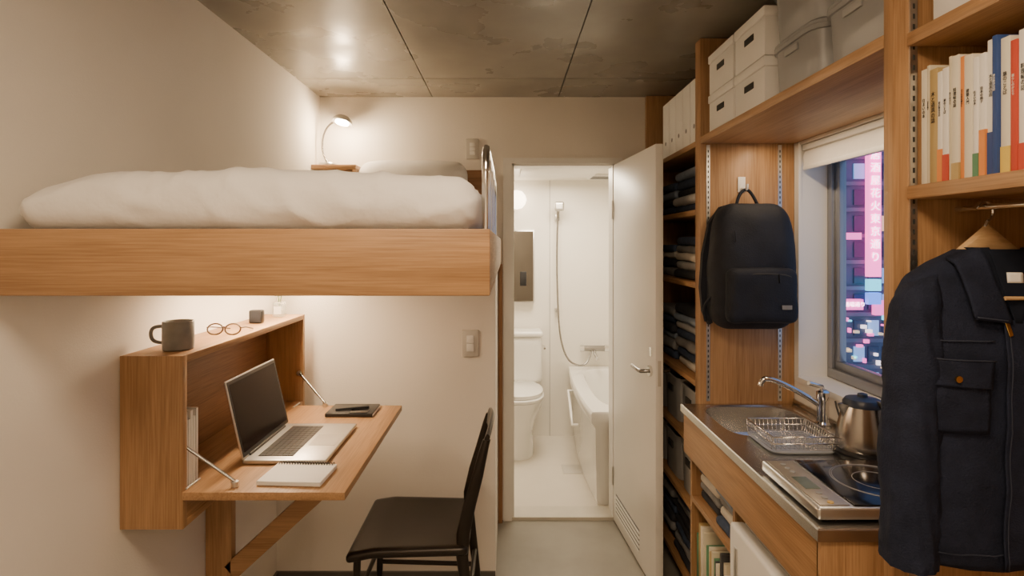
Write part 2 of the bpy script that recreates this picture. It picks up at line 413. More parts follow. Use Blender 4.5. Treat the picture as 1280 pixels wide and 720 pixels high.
# ------------------------------------------------------------------ wall desk
e = empty('folding_wall_desk', (-.9, 1.95, .99))
CX0, CX1, CY0, CY1, CZ0, CZ1 = XL+.002, -.857, 1.503, 2.41, .757, 1.216
box('cabinet_side_a', CX0, CX1, CY0, CY0+.02, CZ0, CZ1, W[2], e, .0015)
box('cabinet_side_b', CX0, CX1, CY1-.02, CY1, CZ0, CZ1, W[2], e, .0015)
box('cabinet_top', CX0, CX1, CY0+.0205, CY1-.0205, CZ1-.02, CZ1, W[1], e, .0015)
box('cabinet_bottom', CX0, CX1, CY0+.0205, CY1-.0205, CZ0, CZ0+.02, W[1], e, .0015)
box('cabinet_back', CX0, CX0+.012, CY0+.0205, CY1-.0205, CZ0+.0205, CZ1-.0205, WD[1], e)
box('inner_shelf', CX0+.0125, CX1-.002, CY0+.0205, CY1-.0205, .833, .853, W[1], e)
box('lower_front', CX1-.02, CX1-.002, CY0+.0205, CY1-.0205, CZ0+.021, .832, W[1], e)
box('desk_board', CX1-.0015, -.428, CY0-.003, 2.315, .835, .857, W[1], e, .0025)
box('wall_post', CX0, -.937, 1.93, 1.965, 0, CZ0-.001, W[2], e, .002)
bl = math.hypot(.47, .43)
Tb = Matrix.Translation((-.937, 1.9475, .36)) @ Matrix.Rotation(-math.atan2(.43, .47), 4, 'Y')
box('brace', 0.02, bl+.02, -.0175, .0175, -.0, .06, W[0], e, .002, 2, Tb)
box('brace_rail', -.85, -.45, 1.93, 1.965, .80, .834, W[0], e, .002)
for i, (yy, yw) in enumerate(((1.535, 1.527), (2.295, 2.385))):
    wire('stay_%d' % i, [[(-.87, yw, .972), (-.735, yy, .872)]], .0042, M_dchrome, e)
    wire('stay_mount_%d' % i, [[(-.872, yw-.004, .972), (-.872, yw+.004, .972)], [(-.735, yy, .858), (-.735, yy, .872)]], .010, M_alu, e)
    wire('hinge_%d' % i, [[(-.856, yy-.02, .859), (-.856, yy+.05, .859)]], .003, M_alu, e)
boxes('booklets', [(-1.008, -.868, 1.535+.013*i, 1.546+.013*i, .8535, 1.055-.02*(i % 2), i % 3) for i in range(5)], [M_paper, M_gray, M_box], None, .0008)
e = empty('coffee_mug', (-.92, 1.6, 1.255))
mx, my, mz = -.925, 1.6, 1.2165
lathe('cup', [(.036, 0), (.040, .003), (.0405, .04), (.040, .078), (.0385, .080), (.0365, .077), (.0365, .012), (.001, .010)], (mx, my, mz), M_mug, e)
wire('handle', [[(mx-.036, my-.01, mz+.066), (mx-.058, my-.02, mz+.068), (mx-.066, my-.022, mz+.045), (mx-.056, my-.02, mz+.022), (mx-.036, my-.01, mz+.02)]], .005, M_mug, e, True)
e = empty('eyeglasses', (-.93, 1.87, 1.235))
gz = 1.2335; gy = 1.86
M_frame = flat('tortoise', (.05, .025, .012), .3)
def circ(cx, cy, cz, r, n=20): return [(cx+r*1.15*math.cos(2*math.pi*i/n), cy+.2*r*math.sin(2*math.pi*i/n), cz+r*.78*math.sin(2*math.pi*i/n)) for i in range(n)]
wire('rims', [circ(-.955, gy, gz+.001, .022), circ(-.897, gy, gz+.001, .022)], .0026, M_frame, e, False, True)
wire('bridge_and_arms', [[(-.930, gy, gz+.006), (-.926, gy-.002, gz+.009), (-.922, gy, gz+.006)], [(-.981, gy, gz+.006), (-.985, gy+.03, gz+.004), (-.965, gy+.12, gz-.014)], [(-.871, gy, gz+.006), (-.868, gy+.03, gz+.004), (-.885, gy+.12, gz-.014)]], .0023, M_frame, e)
e = empty('alarm_clock', (-.94, 2.13, 1.24))
box('body', -.965, -.915, 2.12, 2.15, 1.2165, 1.266, M_black, e, .006)
box('face', -.96, -.92, 2.1185, 2.1205, 1.222, 1.26, M_blk, e, .0005)
e = empty('glass_vase', (-.925, 2.31, 1.25))
rbox('bottle', (-.925, 2.31, 1.248), (.045, .04, .062), .008, M_vase, e, .008)
box('label', -.94, -.91, 2.2885, 2.2895, 1.23, 1.262, M_paper, e)
M_leaf = flat('leaf', (.07, .16, .04), .6)
wire('twigs', [[(-.925, 2.31, 1.26), (-.93, 2.31, 1.31), (-.942, 2.30, 1.35)], [(-.925, 2.31, 1.26), (-.915, 2.31, 1.31), (-.905, 2.315, 1.345)]], .0015, M_leaf, e)
for i, (lx, ly, lz) in enumerate([(-.94, 2.30, 1.345), (-.905, 2.315, 1.34), (-.922, 2.308, 1.325), (-.93, 2.30, 1.315)]):
    rbox('leaf_%d' % i, (lx, ly, lz), (.012, .022, .028), .005, M_leaf, e, .005, None, Matrix.Rotation(i*1.3, 3, 'Y'))
# laptop
e = empty('laptop', (-.66, 1.86, .9))
lx0, lx1, ly0, ly1 = -.785, -.537, 1.685, 2.035
box('base', lx0, lx1, ly0, ly1, .8595, .872, M_alu, e, .004, 3)
bm = bmesh.new()
for r in range(6):
    for c in range(14):
        kw = (ly1-ly0-.07)/14; kh = .017
        y0 = ly0+.035+c*kw; x0 = lx0+.035+r*kh*1.02
        if r == 5 and 3 < c < 9:
            if c == 4: addbox(bm, x0+.001, x0+kh-.001, y0, y0+kw*5-.002, .8722, .8735)
            continue
        addbox(bm, x0+.001, x0+kh-.0015, y0, y0+kw-.0022, .8722, .8735)
me = bpy.data.meshes.new('keyboard_keys'); bm.to_mesh(me); bm.free(); link(me, 'keyboard_keys', M_black, e)
box('keyboard_well', lx0+.032, lx0+.139, ly0+.032, ly1-.032, .8721, .8724, M_dchrome, e)
box('trackpad', lx0+.152, lx1-.012, 1.81, 1.915, .8721, .8725, flat('trackpad', (.50, .49, .47), .3, .8), e)
Ts = Matrix.Translation((lx0+.004, 0, .872)) @ Matrix.Rotation(math.radians(-13), 4, 'Y')
box('screen_lid', -.006, 0, ly0, ly1, .0, .238, M_alu, e, .002, 2, Ts)
box('screen_glass', 0.0, .0012, ly0+.003, ly1-.003, .006, .234, M_black, e, 0, 2, Ts)
box('screen_panel', .0011, .0018, ly0+.012, ly1-.012, .018, .224, flat('display', (.016, .010, .009), .15, spec=.12), e, 0, 2, Ts)
wire('hinge', [[(lx0+.004, ly0+.04, .874), (lx0+.004, ly1-.04, .874)]], .005, M_black, e)
e = empty('spiral_notebook', (-.59, 1.6, .866))
Tn = Matrix.Translation((-.588, 1.60, 0)) @ Matrix.Rotation(math.radians(-3), 4, 'Z')
box('pages', -.088, .088, -.065, .065, .8585, .868, M_paper, e, .001, 2, Tn)
box('cover', -.088, .088, -.065, .065, .8685, .8700, M_box, e, .0005, 2, Tn)
wire('spiral', [[Tn @ Vector((-.080+.0079*i+.0005*math.cos(a), .063+.0085*math.cos(a), .8665+.0085*math.sin(a))) for a in [k*math.pi/5 for k in range(11)]] for i in range(21)], .0013, M_black, e)
e = empty('leather_planner', (-.59, 2.21, .866))
box('cover', -.69, -.51, 2.15, 2.285, .8575, .872, M_black, e, .003)
box('pages', -.687, -.509, 2.153, 2.282, .861, .868, M_paper, e)
wire('pen', [[(-.66, 2.185, .877), (-.54, 2.225, .877)]], .0045, M_black, e)
box('phone', -.60, -.53, 2.155, 2.20, .8722, .8745, M_glassblk, e, .001)

# ------------------------------------------------------------------ chair
e = empty('dining_chair', (-.33, 2.16, .45))
DXC = -.022
def seatfn(p):
    x, y, z = p
    k = 1-.10*max(0, (x+.2)/.4)
    dz = -.012*(1-min(1, (x/.2)**2))*(1-min(1, (y/.2)**2))
    return Vector((x, y*k, z+(dz if z > 0 else dz*.5)-.014*max(0, -x-.12)/.08))
rbox('seat', (-.345, 2.16, .448), (.42, .44, .036), .017, M_chair, e, .014, seatfn)
yn, yf = 1.975, 2.345
for i, y in enumerate((yn, yf)):
    s = -1 if i == 0 else 1
    wire('front_leg_%d' % i, [[(-.52, y, .432), (-.525, y+s*.008, .25), (-.535, y+s*.02, .0)]], .013, M_chair, e)
    yy = y-s*.015
    loft('back_post_%d' % i, [[Vector((DXC+x+dx*math.cos(t), yy+s*o+.0125*math.sin(t), z)) for t in [k*math.pi/6 for k in range(12)]]
         for x, z, dx, o in [(-.085, 0, .014, .02), (-.110, .22, .016, .012), (-.135, .42, .021, .004), (-.132, .50, .024, .0), (-.110, .60, .023, 0), (-.082, .70, .020, 0), (-.060, .79, .016, -.005), (-.050, .825, .014, -.012)]], M_chair, e)
rr = []
for k in range(15):
    t = k/14; y = yn+.02+(yf-yn-.04)*t
    bow = .012*math.sin(math.pi*t)
    zc = .815+.022*math.sin(math.pi*t)
    rr.append([Vector((DXC-.055+bow+a, y, zc+b)) for a, b in [(-.009, -.03), (.005, -.03), (.013, 0), (.017, .022), (.012, .030), (.004, .030), (-.001, .02), (-.006, 0)]])
loft('top_rail', rr, M_chair, e)
for i, t in enumerate((.25, .5, .75)):
    y = yn+.02+(yf-yn-.04)*t; b = .012*math.sin(math.pi*t)
    rr = [[Vector((DXC+x+a, y+c, z)) for a, c in [(-.003, -.02), (.003, -.02), (.003, .02), (-.003, .02)]] for x, z in [(-.137, .462), (-.132, .52), (-.112+b*.3, .60), (-.084+b*.6, .70), (-.056+b, .80)]]
    loft('slat_%d' % i, rr, M_chair, e)
wire('stretchers', [[(-.53, yn-.01, .2), (-.130, yn+.01, .2)], [(-.53, yf+.01, .2), (-.130, yf-.01, .2)], [(-.53, yn-.01, .26), (-.53, yf+.01, .26)], [(-.133, yn+.01, .26), (-.133, yf-.01, .26)]], .009, M_chair, e)

# ------------------------------------------------------------------ right shelving
FX = .755
AY0, AY1 = 2.225, 2.285
BY0_, BY1_ = 1.112, 1.142
e = empty('shelving_unit', (.94, 2.0, 1.2))
XW = XR-.002
box('upright_a', FX, XW, AY0, AY1, .0, 2.318, W[2], e, .002)
box('upright_b', FX, XW, BY0_, BY1_, .0, 2.318, W[2], e, .002)
box('upright_c', FX, XW, 3.085, 3.117, .0, 2.318, W[2], e, .002)
box('shelf_over_window', FX, XW, BY1_+.001, AY0-.001, 1.905, 1.932, W[1], e, .002)
SH = [1.905, 1.63, 1.335, .94, .675, .41, .08]
for i, z in enumerate(SH):
    box('wardrobe_shelf_%d' % i, FX+.003, XW-.012, AY1+.001, 3.084, z, z+.022, W[1], e, .0015)
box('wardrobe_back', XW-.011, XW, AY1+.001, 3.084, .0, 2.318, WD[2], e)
def rail(name, x, yface, z0, z1):
    L = [(x-.007, x+.007, yface-.004, yface, z0, z1, 0)]
    z = z0+.01
    while z < z1-.01:
        L.append((x-.002, x+.002, yface-.0045, yface-.0039, z, z+.010, 1)); z += .02
    boxes(name, L, [M_alu, M_hole], e)
rail('slot_rail_1', .785, AY0, .90, 1.90); rail('slot_rail_2', 1.065, AY0, .90, 1.90)
rail('slot_rail_3', .792, BY0_, .2, 2.3)
box('upright_d', FX, XW, .18, .21, 0, 2.318, W[2], e, .002)
box('book_shelf', FX+.022, XW, .211, BY0_-.006, 1.598, 1.624, W[1], e, .002)
box('book_shelf_top', FX+.022, XW, .211, BY0_-.006, 1.895, 1.921, W[1], e, .002)
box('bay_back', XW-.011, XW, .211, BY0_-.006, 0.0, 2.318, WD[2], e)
e = empty('file_boxes', (.9, 2.6, 2.0))
for i in range(5):
    y0 = 2.30+i*.105
    box('file_%d' % i, .772, 1.06, y0, y0+.10, 1.928, 2.195, M_box, e, .002)
    wire('finger_hole_%d' % i, [[(.7715, y0+.05, 2.0), (.7725, y0+.05, 2.0)]], .010, M_gray, e)
for (y0, y1) in ((1.955, 2.195), (1.715, 1.945)):
    for k in range(2):
        z0 = 1.933+k*.152
        e = empty('storage_box', (.93, (y0+y1)/2, z0+.07))
        box('body', .778, 1.09, y0+.004, y1-.004, z0, z0+.118, M_box, e, .003)
        box('lid', .774, 1.094, y0, y1, z0+.1185, z0+.149, M_box, e, .004)
        rbox('handle_hole', (.7775, (y0+y1)/2, z0+.082), (.003, .07, .022), .0014, M_hole, e, .01)
M_cont = flat('container_contents', (.50, .52, .54), .9, var=.35, scale=18)
for (y0, y1) in ((1.44, 1.70), (1.16, 1.425)):
    for k in range(2):
        z0 = 1.933+k*.162
        e = empty('plastic_container', (.93, (y0+y1)/2, z0+.07))
        def tp(z, ins): return sring(.945, (y0+y1)/2, z, .165-ins, (y1-y0)/2-ins, 48, 7)
        loft('tub', [tp(z0, .016), tp(z0+.002, .012), tp(z0+.132, .006), tp(z0+.133, 0), tp(z0+.145, 0)], M_clear, e, True, False)
        loft('lid', [tp(z0+.146, .0), tp(z0+.155, .002), tp(z0+.158, .008)], M_clear, e)
        rbox('contents', (.945, (y0+y1)/2, z0+.05), (.27, (y1-y0)-.05, .08), .03, M_cont, e, .02, lambda p: p+Vector((0, 0, .02*nz(p, 9, y0))))
        rbox('grip', (.784, (y0+y1)/2, z0+.115), (.006, .07, .018), .002, M_bin, e, .008)
e = empty('storage_box', (.93, .95, 1.98))
box('body', .80, 1.09, .87, 1.07, 1.9215, 2.03, M_box, e, .003)
box('lid', .796, 1.094, .866, 1.074, 2.0305, 2.06, M_box, e, .003)
rbox('handle_hole', (.7995, .97, 1.985), (.003, .07, .022), .0014, M_hole, e, .01)

# books
def bookrow(name, spec, y, xf, z, depth=.14, texts=True):
    e = empty(name, (xf+.07, y-.2, z+.1)); cache = {}
    def cm(c):
        if c not in cache: cache[c] = flat(name+'_cover', c, .55, var=.03)
        return cache[c]
    T_ = ['住まいの本', '小さな家の暮らし', '暮らしのかたち', '東京散歩日記', '日本の椅子', '建築入門', '料理帖の話', '旅のことば', '木と道具の話']
    for i, (t, h, c, bc, bf) in enumerate(spec):
        dx = random.uniform(0, .008)
        box('book_%d' % i, xf+dx, xf+dx+depth, y-t+.0006, y, z, z+h, cm(c), e, .0012)
        if bc: box('band_%d' % i, xf+dx-.0006, xf+dx+depth, y-t+.0003, y+.0003, z+.0005, z+h*bf, cm(bc), e)
        if texts:
            dark = sum(c) < .9
            text('title_%d' % i, '\n'.join(T_[(i*4) % 9]), t*random.uniform(.38, .52), (xf+dx-.0012, y-t/2, z+h*.66), (math.radians(90), 0, math.radians(-90)), M_paper if dark else M_ink, e, .0002, .95)
        y -= t+.0005
random.seed(19)
CR, CR2, TAN, WH, RED, OR_, BL, BK, YE, GR = (.74, .69, .57), (.66, .60, .46), (.46, .34, .15), (.80, .78, .74), (.55, .07, .04), (.75, .27, .07), (.03, .07, .24), (.05, .05, .055), (.72, .52, .10), (.10, .25, .14)
spec = [(.016, .222, CR, None, 0), (.008, .226, CR2, None, 0), (.020, .215, TAN, None, 0), (.012, .205, WH, OR_, .30), (.014, .208, WH, RED, .24), (.008, .225, CR2, None, 0),
        (.017, .222, CR, TAN, .14), (.009, .216, OR_, None, 0), (.018, .214, CR, None, 0), (.011, .205, WH, GR, .2), (.012, .208, WH, OR_, .38), (.015, .226, WH, BL, .32), (.010, .228, BL, None, 0), (.018, .220, CR, YE, .20), (.012, .210, RED, None, 0), (.018, .222, WH, RED, .2),
        (.016, .21, BL, None, 0), (.018, .224, WH, YE, .3), (.02, .20, CR, None, 0), (.016, .215, YE, None, 0), (.02, .22, WH, OR_, .2), (.02, .21, CR2, None, 0), (.018, .222, RED, None, 0), (.02, .215, WH, None, 0), (.02, .22, CR, None, 0), (.02, .21, BK, None, 0), (.02, .22, WH, BL, .2)]
bookrow('books', spec, 1.100, .795, 1.6245)

# hanger + jacket
JX, JY = .880, 1.043
e = empty('work_jacket', (JX, JY, 1.22))
RX = [(.945, .176, .050), (.96, .180, .054), (1.10, .178, .058), (1.25, .176, .060), (1.36, .172, .056), (1.42, .164, .048), (1.452, .146, .040), (1.478, .105, .034), (1.494, .07, .030), (1.502, .055, .027)]
def prof(z):
    for a, b in zip(RX[:-1], RX[1:]):
        if a[0] <= z <= b[0]:
            t = (z-a[0])/(b[0]-a[0]); return a[1]+(b[1]-a[1])*t, a[2]+(b[2]-a[2])*t
    return (RX[0][1:] if z < RX[0][0] else RX[-1][1:])
def wr(x, z, s=0):
    a = 1-abs(noise.noise(Vector((x*7+s+z*5, z*3.5, 1.3+s))))*2
    return -.007*max(0, a)**2+.006*noise.noise(Vector((x*9+s, z*4, 1.3+s)))+.003*noise.noise(Vector((x*26+z*12, z*12, 5+s)))
rings = []
nz_ = 70
for k in range(nz_+1):
    z = .945+(1.502-.945)*k/nz_
    rx, ry = prof(z)
    r = sring(JX, JY, z, rx, ry, 120, 2.8)
    for p in r:
        if p.y < JY: p.y += wr(p.x, z)*min(1, (JY-p.y)/.03)
        p.x += (p.x-JX)*.03*noise.noise(Vector((z*9, 2, 1)))
        p.z += .004*math.sin(p.x*20) if k == 0 else 0
    rings.append(r)
loft('jacket_body', rings, M_navy, e, ang=80)
def frontY(x, z):
    rx, ry = prof(z); t = min(.999, abs(x-JX)/rx)
    return JY-ry*(1-t**2.8)**(1/2.8)+wr(x, z)
def patch(name, quad, mat, off=.005, n=14, th=.003):
    (a, b, c, d) = [Vector((q[0], q[1])) for q in quad]
    bm = bmesh.new(); g = []
    for i in range(n+1):
        row = []
        for j in range(n+1):
            u, v = j/n, i/n
            p = (a*(1-u)+b*u)*(1-v)+(d*(1-u)+c*u)*v
            x = JX+p.x; row.append(bm.verts.new((x, frontY(x, p.y)-off, p.y)))
        g.append(row)
    for i in range(n):
        for j in range(n): bm.faces.new((g[i][j], g[i+1][j], g[i+1][j+1], g[i][j+1]))
    bmesh.ops.recalc_face_normals(bm, faces=bm.faces)
    me = bpy.data.meshes.new(name); bm.to_mesh(me); bm.free(); ob = link(me, name, mat, e, True)
    md = ob.modifiers.new('s', 'SOLIDIFY'); md.thickness = th; md.offset = 0
    return ob
SL = [(0, .120, .016), (.03, .134, .028), (.09, .139, .037), (.28, .148, .041), (.56, .154, .043), (1, .157, .043)]
def slv(t):
    for a, b in zip(SL[:-1], SL[1:]):
        if a[0] <= t <= b[0]:
            k = (t-a[0])/(b[0]-a[0]); return a[1]+(b[1]-a[1])*k, a[2]+(b[2]-a[2])*k
M_seam = flat('seam_thread', (.028, .036, .065), .8)
for s in (-1, 1):
    rr = []
    for k in range(61):
        t = k/60; z = 1.456-.516*t
        off, r0 = slv(t); xc = JX+s*off
        ring = []
        for i in range(40):
            a = 2*math.pi*i/40
            fold = 1-abs(noise.noise(Vector((math.cos(a)*1.5+s, math.sin(a)*1.5, z*9+math.cos(a)*2))))*2
            w = 1+.12*max(0, fold)**2+.10*noise.noise(Vector((math.cos(a)*1.2, math.sin(a)*1.2+s, z*11)))-.05
            ring.append(Vector((xc+r0*w*math.cos(a), JY-.014+(r0*1.10)*w*math.sin(a)-.004*t, z-.006*math.cos(a)*s*(1-t))))
        rr.append(ring)
    loft('sleeve_%d' % (s+1), rr, M_navy, e, ang=80)
    patch('collar_%d' % (s+1), [(s*.092, 1.486), (s*.046, 1.504), (s*.016, 1.375), (s*.078, 1.382)], M_navy, .014, 12, .006)
    patch('collar_stand_%d' % (s+1), [(s*.055, 1.505), (s*.03, 1.505), (s*.010, 1.40), (s*.045, 1.40)], M_navy2, .008)
    patch('pocket_%d' % (s+1), [(s*.148, 1.308), (s*.052, 1.308), (s*.052, 1.185), (s*.146, 1.185)], M_navy, .005)
    patch('pocket_flap_%d' % (s+1), [(s*.152, 1.312), (s*.048, 1.310), (s*.052, 1.262), (s*.148, 1.268)], M_navy, .010)
    patch('pocket_seam_%d' % (s+1), [(s*.152, 1.3145), (s*.048, 1.3125), (s*.048, 1.3105), (s*.152, 1.3125)], M_seam, .0125, 10, .001)
    bx = JX+s*.108
    wire('pocket_button_%d' % (s+1), [[(bx, frontY(bx, 1.28)-.012, 1.280), (bx, frontY(bx, 1.28)-.016, 1.280)]], .0058, M_gold, e)
    patch('yoke_seam_%d' % (s+1), [(s*.155, 1.345), (s*.04, 1.345), (s*.04, 1.343), (s*.155, 1.343)], M_seam, .003, 12, .001)
    patch('collar_seam_%d' % (s+1), [(s*.076, 1.387), (s*.024, 1.381), (s*.024, 1.379), (s*.076, 1.385)], M_seam, .0175, 8, .001)
patch('neck_opening', [(-.034, 1.50), (.034, 1.50), (.006, 1.375), (-.006, 1.375)], M_navy2, .010)
patch('placket', [(-.026, 1.38), (.022, 1.38), (.022, .948), (-.026, .948)], M_navy, .009, 24)
patch('zip', [(-.030, 1.392), (-.022, 1.392), (-.016, 1.355), (-.022, 1.352)], M_gold, .0125, 12, .002)
patch('placket_seam', [(-.0205, 1.37), (-.019, 1.37), (-.019, .95), (-.0205, .95)], M_seam, .0115, 30, .001)
patch('collar_label', [(-.012, 1.462), (.012, 1.462), (.012, 1.444), (-.012, 1.444)], M_paper, .012, 4, .001)
patch('hem_band', [(-.165, .975), (.165, .975), (.165, .9735), (-.165, .9735)], M_seam, .003, 24, .001)
e2 = empty('coat_hanger', (JX, JY, 1.52))
rr = []
for k in range(21):
    t = -1+2*k/20; x = JX+.138*t; z = 1.520-.088*abs(t); hh = .013+.017*max(0, 1-abs(t)*1.7)
    rr.append([Vector((x, JY+c*.012, z+d*hh)) for c, d in [(1, 0), (.7, .7), (0, 1), (-.7, .7), (-1, 0), (-.7, -.7), (0, -1), (.7, -.7)]])
M_hang = wood('hanger_wood', 0, (.66, .45, .25), (.52, .34, .17))
loft('wood_arm', rr, M_hang, e2)
wire('trouser_bar', [[(JX-.025, JY-.066, 1.418), (JX+.14, JY-.066, 1.418)]], .0035, M_hang, e2)
wire('hook', [[(JX-.005, JY, 1.52), (JX-.005, JY, 1.55), (JX+.008, JY, 1.558), (JX+.012, JY, 1.572), (JX+.003, JY, 1.590), (JX-.014, JY, 1.590), (JX-.022, JY, 1.576)]], .003, M_chrome, e2, True)
e3 = empty('garment_rail', (JX, .7, 1.58))
wire('rail_tube', [[(JX-.006, .22, 1.579), (JX-.006, 1.105, 1.579)]], .0055, M_chrome, e3)

# ------------------------------------------------------------------ folded clothes
def stack(name, y0, y1, z, n, pal, h=.036, x0=.775, x1=1.09):
    e = empty(name, ((x0+x1)/2, (y0+y1)/2, z))
    zz = z
    for i in range(n):
        hh = h*random.uniform(.8, 1.2); m = pal[i % len(pal)]; sd = random.uniform(0, 50)
        jx = random.uniform(0, .025); w = (y1-y0)*random.uniform(.92, 1)
        def fn(p, sd=sd, hh=hh):
            return p+Vector((.008*nz(p, 9, sd), .006*nz(p, 9, sd+5), .35*hh*nz((p.x, p.y, 0), 7, sd+9)*.35))
        rbox('folded_%d' % i, ((x0+x1)/2+jx/2, (y0+y1)/2, zz+hh/2), (x1-x0-jx, w, hh*1.02), hh*.48, m, e, .012, fn)
        zz += hh
NV = flat('navy_knit', (.04, .06, .11), .95, var=.2, scale=40)
LB = flat('blue_gray_knit', (.22, .27, .35), .95, var=.12, scale=40)
LG = flat('light_gray_knit', (.42, .42, .42), .95, var=.1, scale=40)
random.seed(3)
stack('folded_clothes', 2.31, 2.68, 1.653, 5, [NV, LG, M_blk, NV, LB], .038)
stack('folded_clothes', 2.70, 3.06, 1.653, 4, [NV, M_blk, LB, NV], .038)
stack('folded_clothes', 2.31, 2.68, 1.358, 5, [M_blk, LG, M_cream, M_gray, NV], .034)
stack('folded_clothes', 2.70, 3.06, 1.358, 4, [M_gray, M_blk, M_cream, NV], .038)
stack('folded_clothes', 2.31, 2.68, .963, 7, [M_cream, NV, M_gray, NV, LG, LB, M_blk], .040)
stack('folded_clothes', 2.70, 3.06, .963, 6, [NV, M_gray, LB, M_blk], .040)
stack('folded_clothes', 2.31, 2.68, .103, 7, [M_blk, M_gray, NV, M_blk], .038)
stack('folded_clothes', 2.70, 3.06, .103, 7, [M_blk, M_gray, M_blk, NV], .038)
def bin_(y0, y1, z0, h, mat):
    e = empty('storage_bin', (.93, (y0+y1)/2, z0+h/2))
    def tp(z, ins): return sring(.935, (y0+y1)/2, z, .16-ins, (y1-y0)/2-ins, 48, 8)
    loft('bin', [tp(z0, .012), tp(z0+.004, .008), tp(z0+h-.012, .003), tp(z0+h-.01, 0), tp(z0+h, 0), tp(z0+h, .006), tp(z0+h-.02, .008), tp(z0+.01, .014)], mat, e)
    box('label_holder', .7735, .779, (y0+y1)/2-.035, (y0+y1)/2+.035, z0+h*.62, z0+h*.62+.03, M_hole, e, .001)
    rbox('contents', (.935, (y0+y1)/2, z0+h*.5), (.28, (y1-y0)-.04, h*.75), .04, M_blk, e, .02)
bin_(2.32, 2.56, .698, .20, M_bin); bin_(2.58, 2.82, .698, .20, M_bin); bin_(2.83, 3.07, .698, .20, M_gray)
bin_(2.32, 2.56, .433, .20, M_bin); bin_(2.58, 2.82, .433, .20, M_bin); bin_(2.83, 3.07, .433, .20, M_bin)

# ------------------------------------------------------------------ backpack
e = empty('backpack', (.925, 2.13, 1.44))
BC = Vector((.915, 2.135, 1.430))
def bfn(p):
    x, y, z = p
    t = (z+.235)/.47
    w = 1-.20*max(0, (t-.55)/.45)**1.6
    w *= 1-.05*max(0, (.15-t)/.15)
    x2 = x*w
    y2 = y*(1-.35*max(0, (t-.5)/.5)**1.5)
    x2 += .005*nz(p, 12, 2); y2 += .008*nz(p, 10, 8)
    return Vector((x2, y2+.0, z))
rbox('main_compartment', BC, (.315, .155, .47), .07, M_pack, e, .014, bfn)
def pf(p):
    x, y, z = p
    return Vector((x+.004*nz(p, 14, 1), y+.007*nz(p, 13, 4), z+.004*math.cos(x*12)))
rbox('front_pocket', (BC.x, BC.y-.085, BC.z-.105), (.255, .06, .20), .028, M_pack, e, .012, pf)
wire('pocket_zip', [[(BC.x-.118, BC.y-.098, BC.z-.06), (BC.x-.11, BC.y-.112, BC.z-.03), (BC.x, BC.y-.117, BC.z-.022), (BC.x+.11, BC.y-.112, BC.z-.03), (BC.x+.118, BC.y-.098, BC.z-.06)]], .0028, M_hole, e, True)
zp = []
for k in range(17):
    a = math.pi*k/16
    zp.append((BC.x-.128*math.cos(a), BC.y-.058+.012*math.sin(a), BC.z+.035+.135*math.sin(a)))
wire('main_zip', [zp], .0032, M_hole, e, True)
wire('zip_puller', [[(BC.x+.05, BC.y-.118, BC.z-.024), (BC.x+.052, BC.y-.12, BC.z-.055)], [(BC.x-.09, BC.y-.075, BC.z+.13), (BC.x-.088, BC.y-.08, BC.z+.09)]], .0025, M_pack, e)
box('label', BC.x+.060, BC.x+.095, BC.y-.1195, BC.y-.1165, BC.z-.150, BC.z-.135, M_gray, e)
wire('haul_loop', [[(BC.x-.045, 2.165, BC.z+.215), (BC.x-.035, 2.175, BC.z+.265), (BC.x, 2.18, BC.z+.300), (BC.x+.030, 2.178, BC.z+.265), (BC.x+.045, 2.165, BC.z+.215)]], .006, M_pack, e, True)
for s in (-1, 1):
    rr = []
    for (x, y, z, w) in [(.05, 2.17, BC.z+.225, .02), (.085, 2.185, BC.z+.23, .024), (.125, 2.19, BC.z+.17, .026), (.150, 2.19, BC.z+.05, .026), (.162, 2.185, BC.z-.08, .024), (.158, 2.18, BC.z-.17, .018), (.14, 2.175, BC.z-.22, .012)]:
        rr.append([Vector((BC.x+s*x+a*w*.6, y+b*.012, z+a*.004)) for a, b in [(-1, -1), (1, -1), (1, 1), (-1, 1)]])
    loft('shoulder_strap_%d' % (s+1), rr, M_pack, e)
    wire('side_webbing_%d' % (s+1), [[(BC.x+s*.15, BC.y-.02, BC.z-.11), (BC.x+s*.168, BC.y, BC.z-.13), (BC.x+s*.172, BC.y+.02, BC.z-.17), (BC.x+s*.16, BC.y+.03, BC.z-.21)]], .005, M_pack, e, True)
e = empty('wall_hook', (.915, 2.21, 1.74))
box('hook_plate', .900, .930, 2.219, 2.2245, 1.715, 1.775, M_white, e, .002)
wire('hook_arm', [[(.915, 2.22, 1.730), (.915, 2.185, 1.717), (.915, 2.170, 1.725), (.915, 2.168, 1.742)]], .005, M_white, e)

# ------------------------------------------------------------------ window
e = empty('window_1', (1.25, 1.75, 1.45))
M_wf = flat('window_frame', (.33, .34, .36), .35, .7, var=.02)
wx0, wx1 = 1.235, 1.285
w0, w1, h0, h1 = WY0+.004, WY1-.004, WZ0+.004, WZ1-.004
boxes('outer_frame', [(wx0, wx1, w0, w1, h0, h0+.035), (wx0, wx1, w0, w1, h1-.035, h1), (wx0, wx1, w0, w0+.035, h0+.035, h1-.035), (wx0, wx1, w1-.03, w1, h0+.035, h1-.035)], M_wf, e, .002)
boxes('sash', [(wx0+.012, wx1-.012, w0+.036, w1-.031, h0+.036, h0+.066), (wx0+.012, wx1-.012, w0+.036, w1-.031, h1-.066, h1-.036), (wx0+.012, wx1-.012, w1-.062, w1-.031, h0+.066, h1-.066), (wx0+.012, wx1-.012, w0+.036, w0+.066, h0+.066, h1-.066), (wx0+.012, wx1-.012, 1.72, 1.76, h0+.066, h1-.066)], M_wf, e, .002)
box('glass', 1.259, 1.262, w0+.06, w1-.055, h0+.06, h1-.06, M_glass, e)
